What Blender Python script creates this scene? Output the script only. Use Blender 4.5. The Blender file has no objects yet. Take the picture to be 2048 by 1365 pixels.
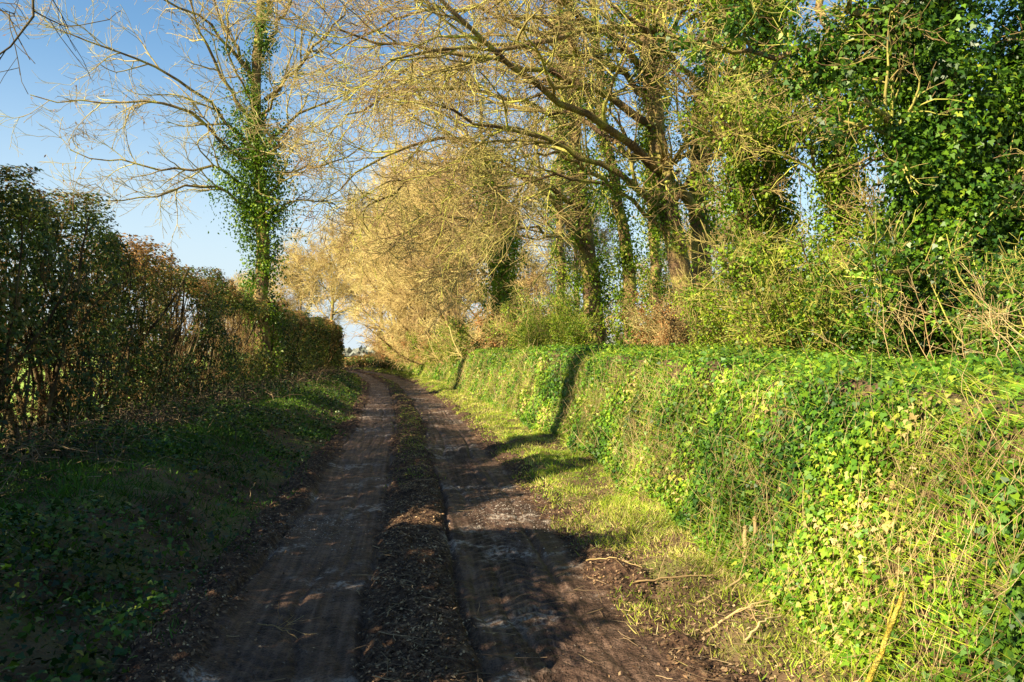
import bpy, math
import numpy as np
from mathutils import Vector
rng = np.random.default_rng(11)
F = 1593.0; EYE = 1.6; HOR = 705.0
scene = bpy.context.scene
COL = scene.collection

def W(px, py, d):
    return np.array([(px-1024)/F*d, d, EYE+(HOR-py)/F*d])
def U(a, b, n=None): return rng.uniform(a, b, n)
def norm(v): return v/np.maximum(np.linalg.norm(v, axis=-1, keepdims=True), 1e-9)
def sstep(t):
    t = np.clip(t, 0, 1); return t*t*(3-2*t)
TAB = np.random.default_rng(3).uniform(-1, 1, 4096)
def vn(x, y, sc=1.0, seed=0):
    x = np.asarray(x)*sc; y = np.asarray(y)*sc
    ix = np.floor(x).astype(np.int64); iy = np.floor(y).astype(np.int64)
    fx = sstep(x-ix); fy = sstep(y-iy)
    def h(a, b): return TAB[((a*73856093) ^ (b*19349663) ^ (seed*83492791)) & 4095]
    return (h(ix, iy)*(1-fx)+h(ix+1, iy)*fx)*(1-fy)+(h(ix, iy+1)*(1-fx)+h(ix+1, iy+1)*fx)*fy

# ---------------- layout ----------------
_y = np.linspace(-60, 1500, 6241)
_c = np.interp(_y, [-60, -10, 0, 3.8, 8.5, 15, 25.5, 42, 57, 70, 90, 130, 1500], [4, 1.2, .05, -.4, -1.0, -1.85, -3.4, -6.4, -9.9, -14.2, -24, -46, -46])
_k = np.exp(-np.linspace(-2, 2, 25)**2); _k /= _k.sum()
_c = np.convolve(np.pad(_c, 12, mode='edge'), _k, 'valid')
def cl(y): return np.interp(y, _y, _c)
def hedge_x(y): return np.interp(y, [-30, -10, 0, 9, 14, 26, 38, 55, 62, 70, 90, 110], [-4.2, -4.9, -5.5, -6.2, -6.9, -8.6, -10.2, -12.4, -14.2, -18, -29, -41])
def bank_top(y): return np.interp(y, [-20, 0, 3.7, 7.5, 14, 30, 34, 42, 60, 100, 200], [1.3, 1.3, 1.40, 1.42, 1.54, 1.52, 1.15, .95, .8, .6, .3])
def bank_base(y): return np.interp(y, [-20, 0, 3.8, 8.6, 15, 30, 34, 60], [1.7, 1.7, 1.8, 2.3, 2.35, 2.2, 2.5, 2.3])
BW = .58
def height(u, y):
    bt = bank_top(y)-.1+.04*vn(y, y*0, .6, 6); ub = bank_base(y)+.14*vn(y, y*0, .7, 5)
    z = .12*sstep((u-1.3)/.5)+bt*sstep((u-ub)/BW)
    z = z-(bt-.5)*sstep((u-7)/10)
    z = z+.46*sstep((-u-1.4)/1.5)-.2*sstep((-u-7.5)/6)
    x = u+cl(y)
    off = sstep((np.abs(u)-1.35)/.5)
    z = z+off*(.06*vn(x, y, 1.3, 1)+.04*vn(x, y, 4, 2)+.015*vn(x, y, 11, 3))
    z = z-.14*(1-sstep((np.abs(u)-1.25)/.4))
    z = z+2.2*sstep((np.abs(u)-40)/200)*vn(x, y, .008, 9)
    return z
def lane_z(u, y):
    uw = u+.07*vn(y, y*0, .35, 91)+.03*vn(y, u, 1.7, 92)
    z = .065*np.exp(-((uw+.05)/.25)**4)
    z = z+.02*vn(u*2, y*.5, 1, 12)
    e = sstep((np.abs(uw)-1.08)/.3)
    z = z+.08*e*(.6+.7*vn(u, y, 1.6, 13))-.35*sstep((np.abs(u)-1.5)/.3)
    rough = np.clip(.8*np.exp(-((uw+.05)/.34)**4)+.9*e+.12, 0, 1)
    z = z+rough*(.034*vn(u, y, 6, 14)+.024*vn(u, y, 15, 15))+.008*vn(u, y, 9, 16)
    w = .05*vn(y, y*0, .8, 17)
    for k, (uc, dp) in enumerate([(-.36, .06), (.25, .07), (.95, .05), (-1.2, .04), (.55, .03), (-.75, .03), (.8, .026), (.4, .02), (-.55, .024), (-.95, .022)]):
        z = z-dp*np.exp(-((u-uc-w*(1+.5*k))/.024)**2)*(.5+.5*vn(y, y*0, .9, 20+k))
    lug = np.maximum(np.sin((y+np.abs(u-.68)*.9)*2*np.pi/.12), -.3)*np.exp(-((u-.66)/.22)**4)*np.clip(1.6*vn(y, y*0, .35, 94)+.6, 0, 1)
    lug2 = np.maximum(np.sin((y-np.abs(u+.8)*.9)*2*np.pi/.13), -.3)*np.exp(-((u+.82)/.22)**4)*np.clip(1.6*vn(y, y*0, .3, 95)+.5, 0, 1)
    return z-(.016*lug+.016*lug2)*np.clip((18-y)/6, 0, 1)
def track_mask(u, y):
    uw = u+.07*vn(y, y*0, .35, 91)+.03*vn(y, u, 1.7, 92)+.06*vn(y, u, 5, 93)+.03*vn(y, u, 14, 96)
    a = 1-sstep((np.abs(uw+.8)-.36)/.1); b = 1-sstep((np.abs(uw-.70)-.40)/.1)
    return np.maximum(a, b)

# ---------------- mesh helpers ----------------
def mk(name, verts, faces, mat, attrs=None, smooth=False, vecattrs=None):
    me = bpy.data.meshes.new(name)
    verts = np.ascontiguousarray(verts, dtype=np.float32).reshape(-1, 3)
    if not isinstance(faces, list): faces = [faces]
    faces = [f for f in faces if len(f)]
    me.vertices.add(len(verts)); me.vertices.foreach_set("co", verts.ravel())
    li = np.concatenate([f.ravel() for f in faces]).astype(np.int32)
    lt = np.concatenate([np.full(len(f), f.shape[1]) for f in faces])
    ls = np.concatenate([[0], np.cumsum(lt)[:-1]]).astype(np.int32)
    me.loops.add(len(li)); me.loops.foreach_set("vertex_index", li)
    me.polygons.add(len(lt)); me.polygons.foreach_set("loop_start", ls)
    if smooth: me.polygons.foreach_set("use_smooth", np.ones(len(lt), dtype=bool))
    me.update(calc_edges=True)
    for k, a in (attrs or {}).items():
        at = me.attributes.new(k, 'FLOAT', 'POINT'); at.data.foreach_set("value", np.asarray(a, dtype=np.float32).ravel())
    for k, a in (vecattrs or {}).items():
        at = me.attributes.new(k, 'FLOAT_VECTOR', 'POINT'); at.data.foreach_set("vector", np.asarray(a, dtype=np.float32).ravel())
    me.materials.append(mat)
    ob = bpy.data.objects.new(name, me); COL.objects.link(ob)
    return ob

class Geo:
    def __init__(s): s.v = []; s.f = {}; s.r = []; s.n = 0
    def add(s, v, f, r=None):
        v = v.reshape(-1, 3)
        s.v.append(v); s.f.setdefault(f.shape[1], []).append(f+s.n); s.n += len(v)
        s.r.append(np.zeros(len(v)) if r is None else r.ravel())
    def obj(s, name, mat, origin=None, smooth=False):
        v = np.concatenate(s.v)
        if origin is not None: v = v-origin
        return mk(name, v, [np.concatenate(x) for x in s.f.values()], mat, {'rnd': np.concatenate(s.r)}, smooth)

def tubes(g, P, R, S):
    N, K, _ = P.shape
    T = norm(np.gradient(P, axis=1))
    m = np.abs(T.mean(1)); ref = np.eye(3)[np.argmin(m, axis=1)][:, None, :]
    A = norm(np.cross(T, np.broadcast_to(ref, T.shape))); B = np.cross(T, A)
    th = np.arange(S)/S*2*np.pi
    V = P[:, :, None, :]+R[:, :, None, None]*(np.cos(th)[None, None, :, None]*A[:, :, None, :]+np.sin(th)[None, None, :, None]*B[:, :, None, :])
    base = (np.arange(N)*K*S)[:, None, None]+(np.arange(K-1)*S)[None, :, None]
    s0 = np.arange(S)[None, None, :]; s1 = (s0+1) % S
    f = np.stack([base+s0, base+s1, base+S+s1, base+S+s0], -1).reshape(-1, 4)
    g.add(V, f, np.repeat(rng.random(N), K*S))

def spawn(P, R, n, t=(.2, 1), ang=(.5, 1.1), L=(1, 2), K=5, wander=.15, trop=(0, 0, 0), rf=.5, tip=.3, rmin=.004, flat=0.0, count=None):
    N, Kp, _ = P.shape
    idx = np.repeat(np.arange(N), n)
    tt = U(t[0], t[1], len(idx)); f = tt*(Kp-1); i0 = np.minimum(f.astype(int), Kp-2); fr = (f-i0)
    p0 = P[idx, i0]; p1 = P[idx, i0+1]
    pos = p0+(p1-p0)*fr[:, None]; T = norm(p1-p0)
    r0 = (R[idx, i0]*(1-fr)+R[idx, i0+1]*fr)*rf
    q = rng.normal(size=T.shape); q[:, 2] *= (1-flat)
    q = norm(q-T*(q*T).sum(1, keepdims=True))
    a = U(ang[0], ang[1], len(idx))[:, None]
    d = norm(np.cos(a)*T+np.sin(a)*q)
    ln = U(L[0], L[1], len(idx))*(1.15-.55*tt)
    out = [pos]; tr = np.array(trop)
    for k in range(K-1):
        d = norm(d+rng.normal(size=d.shape)*wander+tr)
        pos = pos+d*(ln/(K-1))[:, None]; out.append(pos)
    Pn = np.stack(out, 1)
    Rn = np.maximum(r0[:, None]*np.linspace(1, tip, K)[None], rmin)
    return Pn, Rn

def poly(pts, K=14, jit=.03):
    pts = np.array(pts, float)
    s = np.concatenate([[0], np.cumsum(np.linalg.norm(np.diff(pts, axis=0), axis=1))]); s /= s[-1]
    q = np.linspace(0, 1, K)
    P = np.stack([np.interp(q, s, pts[:, i]) for i in range(3)], 1)
    for _ in range(2): P[1:-1] = .5*P[1:-1]+.25*(P[:-2]+P[2:])
    P[1:-1] += rng.normal(size=(K-2, 3))*jit
    return P
def limbs(lst, K=14, jit=.06):
    Ps = []; Rs = []
    for pts, r0, r1 in lst:
        Ps.append(poly([W(*p) for p in pts], K, jit)); Rs.append(r0+(r1-r0)*np.linspace(0, 1, K)**.8)
    return np.array(Ps), np.array(Rs)

IVY = np.array([(0, 0, 0), (.30, -.10, -.03), (.52, .22, -.08), (.27, .40, 0), (0, 1, -.12), (-.27, .40, 0), (-.52, .22, -.08), (-.30, -.10, -.03)])
IVYF = np.array([[0, 1, 2, 3, 4, 5, 6, 7]])
KITE = np.array([(0, 0, 0), (.36, .42, .05), (0, 1, -.1), (-.36, .42, .05)]); KITEF = np.array([[0, 1, 2, 3]])
BL = np.array([(-.5, 0, 0), (.5, 0, 0), (-.38, .5, .08), (.38, .5, .08), (0, 1, .32)]); BLF = np.array([[0, 1, 3], [0, 3, 2], [2, 3, 4]])
def scatter(g, tmpl, tf, pos, nrm, sx, sy=None, d=None, rnd=None):
    n = len(pos); nrm = norm(nrm)
    if d is None: d = rng.normal(size=(n, 3))
    d = norm(d-nrm*(d*nrm).sum(1, keepdims=True)); b = np.cross(d, nrm)
    sx = np.broadcast_to(sx, n); sy = sx if sy is None else np.broadcast_to(sy, n)
    V = pos[:, None, :]+(tmpl[None, :, 0, None]*sx[:, None, None])*b[:, None, :]+(tmpl[None, :, 1, None]*sy[:, None, None])*d[:, None, :]+(tmpl[None, :, 2, None]*sy[:, None, None])*nrm[:, None, :]
    f = (np.arange(n)*len(tmpl))[:, None, None]+tf[None]
    r = rng.random(n) if rnd is None else rnd
    g.add(V, f.reshape(-1, tf.shape[1]), np.repeat(r, len(tmpl)))
def blades(g, pos, h, w, lean=.35, rnd=None, bias=(0, 0, 0)):
    n = len(pos); d = rng.normal(size=(n, 3))*lean; d[:, 2] = 1; d = norm(d+np.array(bias))
    nr = rng.normal(size=(n, 3)); nr[:, 2] *= .3
    nr = nr-d*(nr*d).sum(1, keepdims=True)
    scatter(g, BL, BLF, pos, nr, w, h, d=d, rnd=rnd)

def ivy_clumps(P, R, nc, rc, per, t=(0, 1), zmax=None, spread=.5, stretch=1.25):
    N, K, _ = P.shape
    w = np.linalg.norm(np.diff(P, axis=1), axis=2).sum(1); w = w/w.sum()
    idx = rng.choice(N, nc, p=w); f = U(t[0], t[1], nc)*(K-1); i0 = np.minimum(f.astype(int), K-2); fr = (f-i0)[:, None]
    c = P[idx, i0]*(1-fr)+P[idx, i0+1]*fr
    rcs = U(rc[0], rc[1], nc)
    o = norm(rng.normal(size=(nc, 3))); c = c+o*(R[idx, i0]+rcs*spread)[:, None]
    ci = np.repeat(np.arange(nc), per); n = len(ci)
    dr = norm(rng.normal(size=(n, 3)))
    rad = rcs[ci]*(.35+.75*rng.random(n)**.6)
    pos = c[ci]+dr*rad[:, None]*np.array([1, 1, stretch])
    nr = dr*.8+rng.normal(size=(n, 3))*.45+np.array([0, 0, .3])
    rnd = np.clip(rng.random(nc)[ci]*.5+rng.random(n)*.5, 0, 1)
    return pos, nr, rnd

# ---------------- materials ----------------
def newmat(name):
    m = bpy.data.materials.new(name); m.use_nodes = True
    nt = m.node_tree; nt.nodes.clear()
    return m, nt, nt.nodes, nt.links
def ramp(N, cols):
    r = N.new('ShaderNodeValToRGB'); el = r.color_ramp.elements
    while len(el) < len(cols): el.new(.5)
    for e, (p, c) in zip(el, cols): e.position = p; e.color = (*c, 1)
    return r
def leafmat(name, cols, rough=.5, trans=.3, clump=.55, spec=.35):
    m, nt, N, L = newmat(name)
    at = N.new('ShaderNodeAttribute'); at.attribute_name = 'rnd'
    r = ramp(N, cols); L.new(at.outputs['Fac'], r.inputs[0])
    geo = N.new('ShaderNodeNewGeometry')
    no = N.new('ShaderNodeTexNoise'); no.inputs['Scale'].default_value = 1.5; no.inputs['Detail'].default_value = 1
    L.new(geo.outputs['Position'], no.inputs['Vector'])
    mr = N.new('ShaderNodeMapRange'); mr.inputs[1].default_value = .3; mr.inputs[2].default_value = .7; mr.inputs[3].default_value = clump; mr.inputs[4].default_value = 1.25
    L.new(no.outputs['Fac'], mr.inputs[0])
    mx = N.new('ShaderNodeVectorMath'); mx.operation = 'SCALE'
    L.new(r.outputs[0], mx.inputs[0]); L.new(mr.outputs[0], mx.inputs['Scale'])
    p = N.new('ShaderNodeBsdfPrincipled'); p.inputs['Roughness'].default_value = rough; p.inputs['Specular IOR Level'].default_value = spec
    L.new(mx.outputs[0], p.inputs['Base Color'])
    o = N.new('ShaderNodeOutputMaterial')
    if trans > 0:
        t = N.new('ShaderNodeBsdfTranslucent'); L.new(mx.outputs[0], t.inputs[0])
        ms = N.new('ShaderNodeMixShader'); ms.inputs[0].default_value = trans
        L.new(p.outputs[0], ms.inputs[1]); L.new(t.outputs[0], ms.inputs[2]); L.new(ms.outputs[0], o.inputs[0])
    else: L.new(p.outputs[0], o.inputs[0])
    return m
def barkmat(name, c1, c2, c3, scale=3.0, fine=True):
    m, nt, N, L = newmat(name)
    geo = N.new('ShaderNodeNewGeometry')
    n1 = N.new('ShaderNodeTexNoise'); n1.inputs['Scale'].default_value = scale; n1.inputs['Detail'].default_value = 2
    L.new(geo.outputs['Position'], n1.inputs['Vector'])
    r = ramp(N, [(.34, c1), (.5, c2), (.66, c3)]); L.new(n1.outputs['Fac'], r.inputs[0])
    o = N.new('ShaderNodeOutputMaterial')
    if not fine:
        p = N.new('ShaderNodeBsdfDiffuse'); L.new(r.outputs[0], p.inputs[0]); L.new(p.outputs[0], o.inputs[0]); return m
    p = N.new('ShaderNodeBsdfPrincipled'); p.inputs['Roughness'].default_value = .85; p.inputs['Specular IOR Level'].default_value = .2
    n2 = N.new('ShaderNodeTexNoise'); n2.inputs['Scale'].default_value = scale*9; n2.inputs['Detail'].default_value = 3
    L.new(geo.outputs['Position'], n2.inputs['Vector'])
    mr = N.new('ShaderNodeMapRange'); mr.inputs[1].default_value = .3; mr.inputs[2].default_value = .7; mr.inputs[3].default_value = .4; mr.inputs[4].default_value = 1.3
    L.new(n2.outputs['Fac'], mr.inputs[0])
    mx = N.new('ShaderNodeVectorMath'); mx.operation = 'SCALE'; L.new(r.outputs[0], mx.inputs[0]); L.new(mr.outputs[0], mx.inputs['Scale'])
    b = N.new('ShaderNodeBump'); b.inputs['Strength'].default_value = .8; b.inputs['Distance'].default_value = .03; L.new(n2.outputs['Fac'], b.inputs['Height'])
    L.new(mx.outputs[0], p.inputs['Base Color']); L.new(b.outputs[0], p.inputs['Normal'])
    L.new(p.outputs[0], o.inputs[0])
    return m

M_bark = barkmat('lichen_bark', (.12, .075, .04), (.24, .165, .065), (.34, .32, .06))
M_twig = barkmat('lichen_twig', (.17, .12, .06), (.31, .26, .08), (.42, .42, .08), 1.2, False)
M_ftwig = barkmat('fine_twig', (.20, .12, .07), (.32, .23, .10), (.42, .37, .12), 1.0, False)
M_tan = barkmat('tan_twig', (.34, .23, .11), (.48, .36, .15), (.56, .46, .18), .6, False)
M_tanbark = barkmat('tan_bark', (.16, .11, .06), (.26, .19, .08), (.32, .30, .07), 1.5, False)
M_ash = barkmat('ash_twig', (.22, .17, .10), (.36, .28, .13), (.47, .40, .16), 1.0, False)
M_hstem = barkmat('hedge_stem', (.035, .025, .015), (.08, .06, .035), (.16, .125, .06), 4, False)
M_htwig = barkmat('hedge_twig', (.09, .05, .028), (.17, .105, .045), (.27, .18, .07), 2, False)
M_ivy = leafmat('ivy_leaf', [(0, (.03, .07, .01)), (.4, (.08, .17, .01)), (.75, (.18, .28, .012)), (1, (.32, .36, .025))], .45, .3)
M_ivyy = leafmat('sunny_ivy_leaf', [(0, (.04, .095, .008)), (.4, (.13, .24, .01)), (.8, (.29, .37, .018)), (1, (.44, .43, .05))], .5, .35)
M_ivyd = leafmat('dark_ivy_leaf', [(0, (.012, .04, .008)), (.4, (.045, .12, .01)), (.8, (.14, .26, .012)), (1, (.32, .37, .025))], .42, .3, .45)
M_vivy = leafmat('shade_tinted_ivy_leaf', [(0, (.008, .028, .006)), (.5, (.028, .08, .009)), (.85, (.08, .17, .014)), (1, (.2, .25, .03))], .45, .25, .4)  # ivy colours lowered to paint in the deep shade of the left verge
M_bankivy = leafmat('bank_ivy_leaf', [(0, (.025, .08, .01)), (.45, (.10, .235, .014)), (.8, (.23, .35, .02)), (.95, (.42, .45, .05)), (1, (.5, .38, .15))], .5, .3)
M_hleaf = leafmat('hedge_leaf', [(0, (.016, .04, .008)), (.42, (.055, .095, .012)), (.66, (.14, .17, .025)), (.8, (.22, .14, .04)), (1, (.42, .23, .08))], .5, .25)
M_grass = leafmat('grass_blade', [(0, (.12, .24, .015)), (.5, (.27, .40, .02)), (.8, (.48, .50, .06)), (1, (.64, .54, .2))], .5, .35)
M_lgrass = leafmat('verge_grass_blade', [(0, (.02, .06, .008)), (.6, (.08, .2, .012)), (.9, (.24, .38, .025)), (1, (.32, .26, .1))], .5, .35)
M_straw = leafmat('straw_stem', [(0, (.28, .17, .07)), (.5, (.46, .33, .14)), (1, (.64, .50, .24))], .7, .1)
M_ltwig = leafmat('dead_twig', [(0, (.07, .04, .025)), (.7, (.18, .12, .065)), (1, (.42, .3, .16))], .7, 0)
M_litter = leafmat('leaf_litter', [(0, (.05, .028, .015)), (.5, (.14, .075, .04)), (.8, (.30, .18, .09)), (1, (.5, .36, .2))], .7, .1)
M_brown = leafmat('withered_leaf', [(0, (.25, .1, .03)), (.5, (.42, .2, .07)), (1, (.55, .32, .12))], .6, .35)
M_stone = leafmat('chalk_stone', [(0, (.08, .06, .05)), (.6, (.2, .17, .14)), (1, (.46, .41, .36))], .8, 0)

def ground_mat():
    m, nt, N, L = newmat('verge_earth')
    geo = N.new('ShaderNodeNewGeometry'); at = N.new('ShaderNodeAttribute'); at.attribute_name = 'lat'
    n1 = N.new('ShaderNodeTexNoise'); n1.inputs['Scale'].default_value = 1.6; n1.inputs['Detail'].default_value = 6
    n2 = N.new('ShaderNodeTexNoise'); n2.inputs['Scale'].default_value = 22; n2.inputs['Detail'].default_value = 5
    for n in (n1, n2): L.new(geo.outputs['Position'], n.inputs['Vector'])
    r = ramp(N, [(.35, (.05, .03, .017)), (.5, (.13, .085, .045)), (.62, (.11, .11, .03))]); L.new(n1.outputs['Fac'], r.inputs[0])
    r2 = ramp(N, [(.3, (.2, .3, .05)), (.7, (.32, .44, .08))]); L.new(n1.outputs['Fac'], r2.inputs[0])
    ab = N.new('ShaderNodeMath'); ab.operation = 'ABSOLUTE'; L.new(at.outputs['Fac'], ab.inputs[0])
    mr = N.new('ShaderNodeMapRange'); mr.inputs[1].default_value = 6.0; mr.inputs[2].default_value = 7; L.new(ab.outputs[0], mr.inputs[0])
    mx = N.new('ShaderNodeMix'); mx.data_type = 'RGBA'; L.new(mr.outputs[0], mx.inputs[0]); L.new(r.outputs[0], mx.inputs[6]); L.new(r2.outputs[0], mx.inputs[7])
    b = N.new('ShaderNodeBump'); b.inputs['Strength'].default_value = .8; b.inputs['Distance'].default_value = .04; L.new(n2.outputs['Fac'], b.inputs['Height'])
    p = N.new('ShaderNodeBsdfPrincipled'); p.inputs['Roughness'].default_value = .9; p.inputs['Specular IOR Level'].default_value = .15
    L.new(mx.outputs[2], p.inputs['Base Color']); L.new(b.outputs[0], p.inputs['Normal'])
    o = N.new('ShaderNodeOutputMaterial'); L.new(p.outputs[0], o.inputs[0]); return m
def lane_mat():
    m, nt, N, L = newmat('lane_mud')
    at = N.new('ShaderNodeAttribute'); at.attribute_name = 'luv'
    tk = N.new('ShaderNodeAttribute'); tk.attribute_name = 'trk'
    geo = N.new('ShaderNodeNewGeometry')
    def noise(sc, det, src, dist=0):
        n = N.new('ShaderNodeTexNoise'); n.inputs['Scale'].default_value = sc; n.inputs['Detail'].default_value = det; n.inputs['Distortion'].default_value = dist
        L.new(src, n.inputs['Vector']); return n
    def math2(op, a, b):
        n = N.new('ShaderNodeMath'); n.operation = op; L.new(a, n.inputs[0]); L.new(b, n.inputs[1]); return n.outputs[0]
    n1 = noise(1.0, 6, geo.outputs['Position']); n2 = noise(24, 7, geo.outputs['Position']); n3 = noise(85, 4, geo.outputs['Position']); n6 = noise(4.5, 7, geo.outputs['Position'], .6)
    st = N.new('ShaderNodeMapping'); st.inputs['Scale'].default_value = (26, .9, 1); L.new(at.outputs['Vector'], st.inputs[0])
    n4 = noise(1.0, 8, st.outputs[0])
    tr = tk.outputs['Fac']
    rt = ramp(N, [(.38, (.028, .015, .010)), (.5, (.080, .046, .031)), (.62, (.155, .097, .068))])
    mixn = N.new('ShaderNodeMix'); mixn.inputs[0].default_value = .45; L.new(n4.outputs['Fac'], mixn.inputs[2]); L.new(n6.outputs['Fac'], mixn.inputs[3]); L.new(mixn.outputs[0], rt.inputs[0])
    rm = ramp(N, [(.35, (.028, .015, .009)), (.5, (.075, .04, .024)), (.62, (.13, .078, .045)), (.74, (.21, .145, .09))]); L.new(n2.outputs['Fac'], rm.inputs[0])
    mx = N.new('ShaderNodeMix'); mx.data_type = 'RGBA'; L.new(tr, mx.inputs[0]); L.new(rm.outputs[0], mx.inputs[6]); L.new(rt.outputs[0], mx.inputs[7])
    r5 = ramp(N, [(.51, (0, 0, 0)), (.60, (1, 1, 1))]); L.new(n1.outputs['Fac'], r5.inputs[0])
    r6 = ramp(N, [(.46, (0, 0, 0)), (.56, (1, 1, 1))]); L.new(n6.outputs['Fac'], r6.inputs[0])
    r7 = ramp(N, [(.44, (0, 0, 0)), (.55, (1, 1, 1))]); L.new(n2.outputs['Fac'], r7.inputs[0])
    m2 = math2('MULTIPLY', math2('MULTIPLY', math2('MULTIPLY', r5.outputs[0], r6.outputs[0]), r7.outputs[0]), tr)
    mx2 = N.new('ShaderNodeMix'); mx2.data_type = 'RGBA'; L.new(m2, mx2.inputs[0]); L.new(mx.outputs[2], mx2.inputs[6]); mx2.inputs[7].default_value = (.36, .30, .25, 1)
    sp = ramp(N, [(.36, (.4, .4, .4)), (.5, (1, 1, 1)), (.68, (1.0, 1.0, 1.0))]); L.new(n3.outputs['Fac'], sp.inputs[0])
    mx3 = N.new('ShaderNodeMix'); mx3.data_type = 'RGBA'; mx3.blend_type = 'MULTIPLY'; mx3.inputs[0].default_value = 1; L.new(mx2.outputs[2], mx3.inputs[6]); L.new(sp.outputs[0], mx3.inputs[7])
    bb = N.new('ShaderNodeBump'); bb.inputs['Strength'].default_value = 1; bb.inputs['Distance'].default_value = .035; L.new(n2.outputs['Fac'], bb.inputs['Height'])
    bc = N.new('ShaderNodeBump'); bc.inputs['Strength'].default_value = 1; bc.inputs['Distance'].default_value = .012; L.new(n3.outputs['Fac'], bc.inputs['Height']); L.new(bb.outputs[0], bc.inputs['Normal'])
    p = N.new('ShaderNodeBsdfPrincipled'); p.inputs['Specular IOR Level'].default_value = .22
    rr = N.new('ShaderNodeMapRange'); rr.inputs[3].default_value = .9; rr.inputs[4].default_value = .6; L.new(tr, rr.inputs[0]); L.new(rr.outputs[0], p.inputs['Roughness'])
    L.new(mx3.outputs[2], p.inputs['Base Color']); L.new(bc.outputs[0], p.inputs['Normal'])
    o = N.new('ShaderNodeOutputMaterial'); L.new(p.outputs[0], o.inputs[0]); return m

# ---------------- ground & lane ----------------
def grid(us, ys, zf):
    UU, YY = np.meshgrid(us, ys)
    Z = zf(UU, YY); X = UU+cl(YY)
    V = np.stack([X, YY, Z], -1).reshape(-1, 3)
    nu = len(us); i = np.arange(len(ys)-1)[:, None]*nu+np.arange(nu-1)[None]
    f = np.stack([i, i+1, i+1+nu, i+nu], -1).reshape(-1, 4)
    return V, f, UU.ravel(), YY.ravel()
def graded(a, b, s0, g, near):
    o = [a]
    while o[-1] < b:
        d = max(0, o[-1]-near); o.append(o[-1]+s0+g*d)
    return np.array(o)
ys = np.concatenate([np.arange(-60, -2, 1.0), graded(-2, 900, .07, .012, 10)])
ru = graded(0, 900, .06, .06, 7); us = np.concatenate([-ru[::-1][:-1], ru])
V, f, lu, ly = grid(us, ys, height)
g = mk('ground', V, f, ground_mat(), {'lat': lu}, True); g['kind'] = 'structure'
g['label'] = 'grassy fields, earth verges and raised roadside bank'
ys = np.concatenate([np.arange(-20, 2.5, .3), graded(2.5, 125, .016, .005, 8)])
V, f, lu, ly = grid(np.arange(-1.78, 1.781, .017), ys, lane_z)
lane = mk('farm_track', V, f, lane_mat(), {'trk': track_mask(lu, ly)}, True, {'luv': np.stack([lu, ly, lu*0], 1)}); lane['kind'] = 'structure'
lane['label'] = 'rutted muddy farm lane with two wheel tracks'

def slope_n(u, y):
    e = .03
    hx = (height(u+e, y)-height(u-e, y))/(2*e); hy = (height(u, y+e)-height(u, y-e))/(2*e)
    return norm(np.stack([-hx, -hy, np.ones_like(hx)], 1))
def ysamp(n, a, b, pw=1.0):
    t = rng.random(n); off = 2.0
    return (a+off)*((b+off)/(a+off))**t-off
def stuff(o, label):
    o['kind'] = 'stuff'; o['label'] = label; return o
def gz(u, y): return np.maximum(height(u, y), np.where(np.abs(u) < 1.75, lane_z(u, y), -9))

def bank_pts(n, a, b, face=.68, topw=2.6):
    y = ysamp(n, a, b); k = int(n*face)
    s = rng.random(n); inv = .5-np.sin(np.arcsin(1-2*s)/3)
    u = bank_base(y)+.14*vn(y, y*0, .7, 5)+BW*inv-.03
    top = np.arange(n) >= k
    u = np.where(top, bank_base(y)+.5+rng.random(n)**1.3*topw, u)
    return u, y
G = Geo()
u, y = bank_pts(230000, .6, 62, .68)
x = u+cl(y); dens = vn(x, y, .9, 31)+.7*vn(y, height(u, y)*3, 2.2, 32)+.8
keep = (rng.random(len(u)) < np.clip(dens, .25, 1)); u, y, x = u[keep], y[keep], x[keep]
nr = slope_n(u, y); n = len(u)
pos = np.stack([x, y, height(u, y)], 1)+nr*(U(.0, .13, n)+.06*vn(y, height(u, y), 3, 3))[:, None]
sz = U(.014, .046, n)*(1+np.clip(y-5, 0, 40)*.04)
nn = nr*.8+rng.normal(size=(n, 3))*.48+np.array([-.1, -.1, .15])
dd = np.tile([0, 0, -1.], (n, 1))+rng.normal(size=(n, 3))*.7
rnd = np.clip(rng.random(n)*.8+.4*vn(y, height(u, y)*1.5, 1.6, 36)+.02+.1*(y > 9), 0, 1)
scatter(G, IVY, IVYF, pos, nn, sz, d=dd, rnd=rnd)
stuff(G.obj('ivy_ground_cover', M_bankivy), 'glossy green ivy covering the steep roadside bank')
G = Geo()
u, y = bank_pts(16000, .6, 60, .97, .6); nr = slope_n(u, y); n = len(u)
kp = rng.random(n) < np.clip((.6-.9*vn(u+cl(y), y, .9, 31)+.3*vn(y, u*3, 2, 38))*np.clip(y/6, .35, 1), .1, 1); u, y, nr = u[kp], y[kp], nr[kp]; n = len(u)
p = np.stack([u+cl(y), y, height(u, y)], 1)+nr*U(.04, .15, n)[:, None]
d = norm(np.stack([rng.normal(size=n)*.25-.1, rng.normal(size=n)*.3, -1*np.ones(n)*np.where(rng.random(n) < .85, 1, -.8)], 1))
ln = U(.08, .42, n)
P = [p]
for k in range(3):
    d = norm(d+rng.normal(size=(n, 3))*.2+nr*.05); p = p+d*(ln/3)[:, None]; P.append(p)
rr_ = U(.0009, .0020, n)*(1+np.clip(y-5, 0, 50)*.08)
tubes(G, np.stack(P, 1), rr_[:, None]*np.array([1, .9, .8, .4])[None], 3)
stuff(G.obj('dry_stalks', M_straw), 'dry straw-coloured stalks and trailing stems on the bank')
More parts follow.
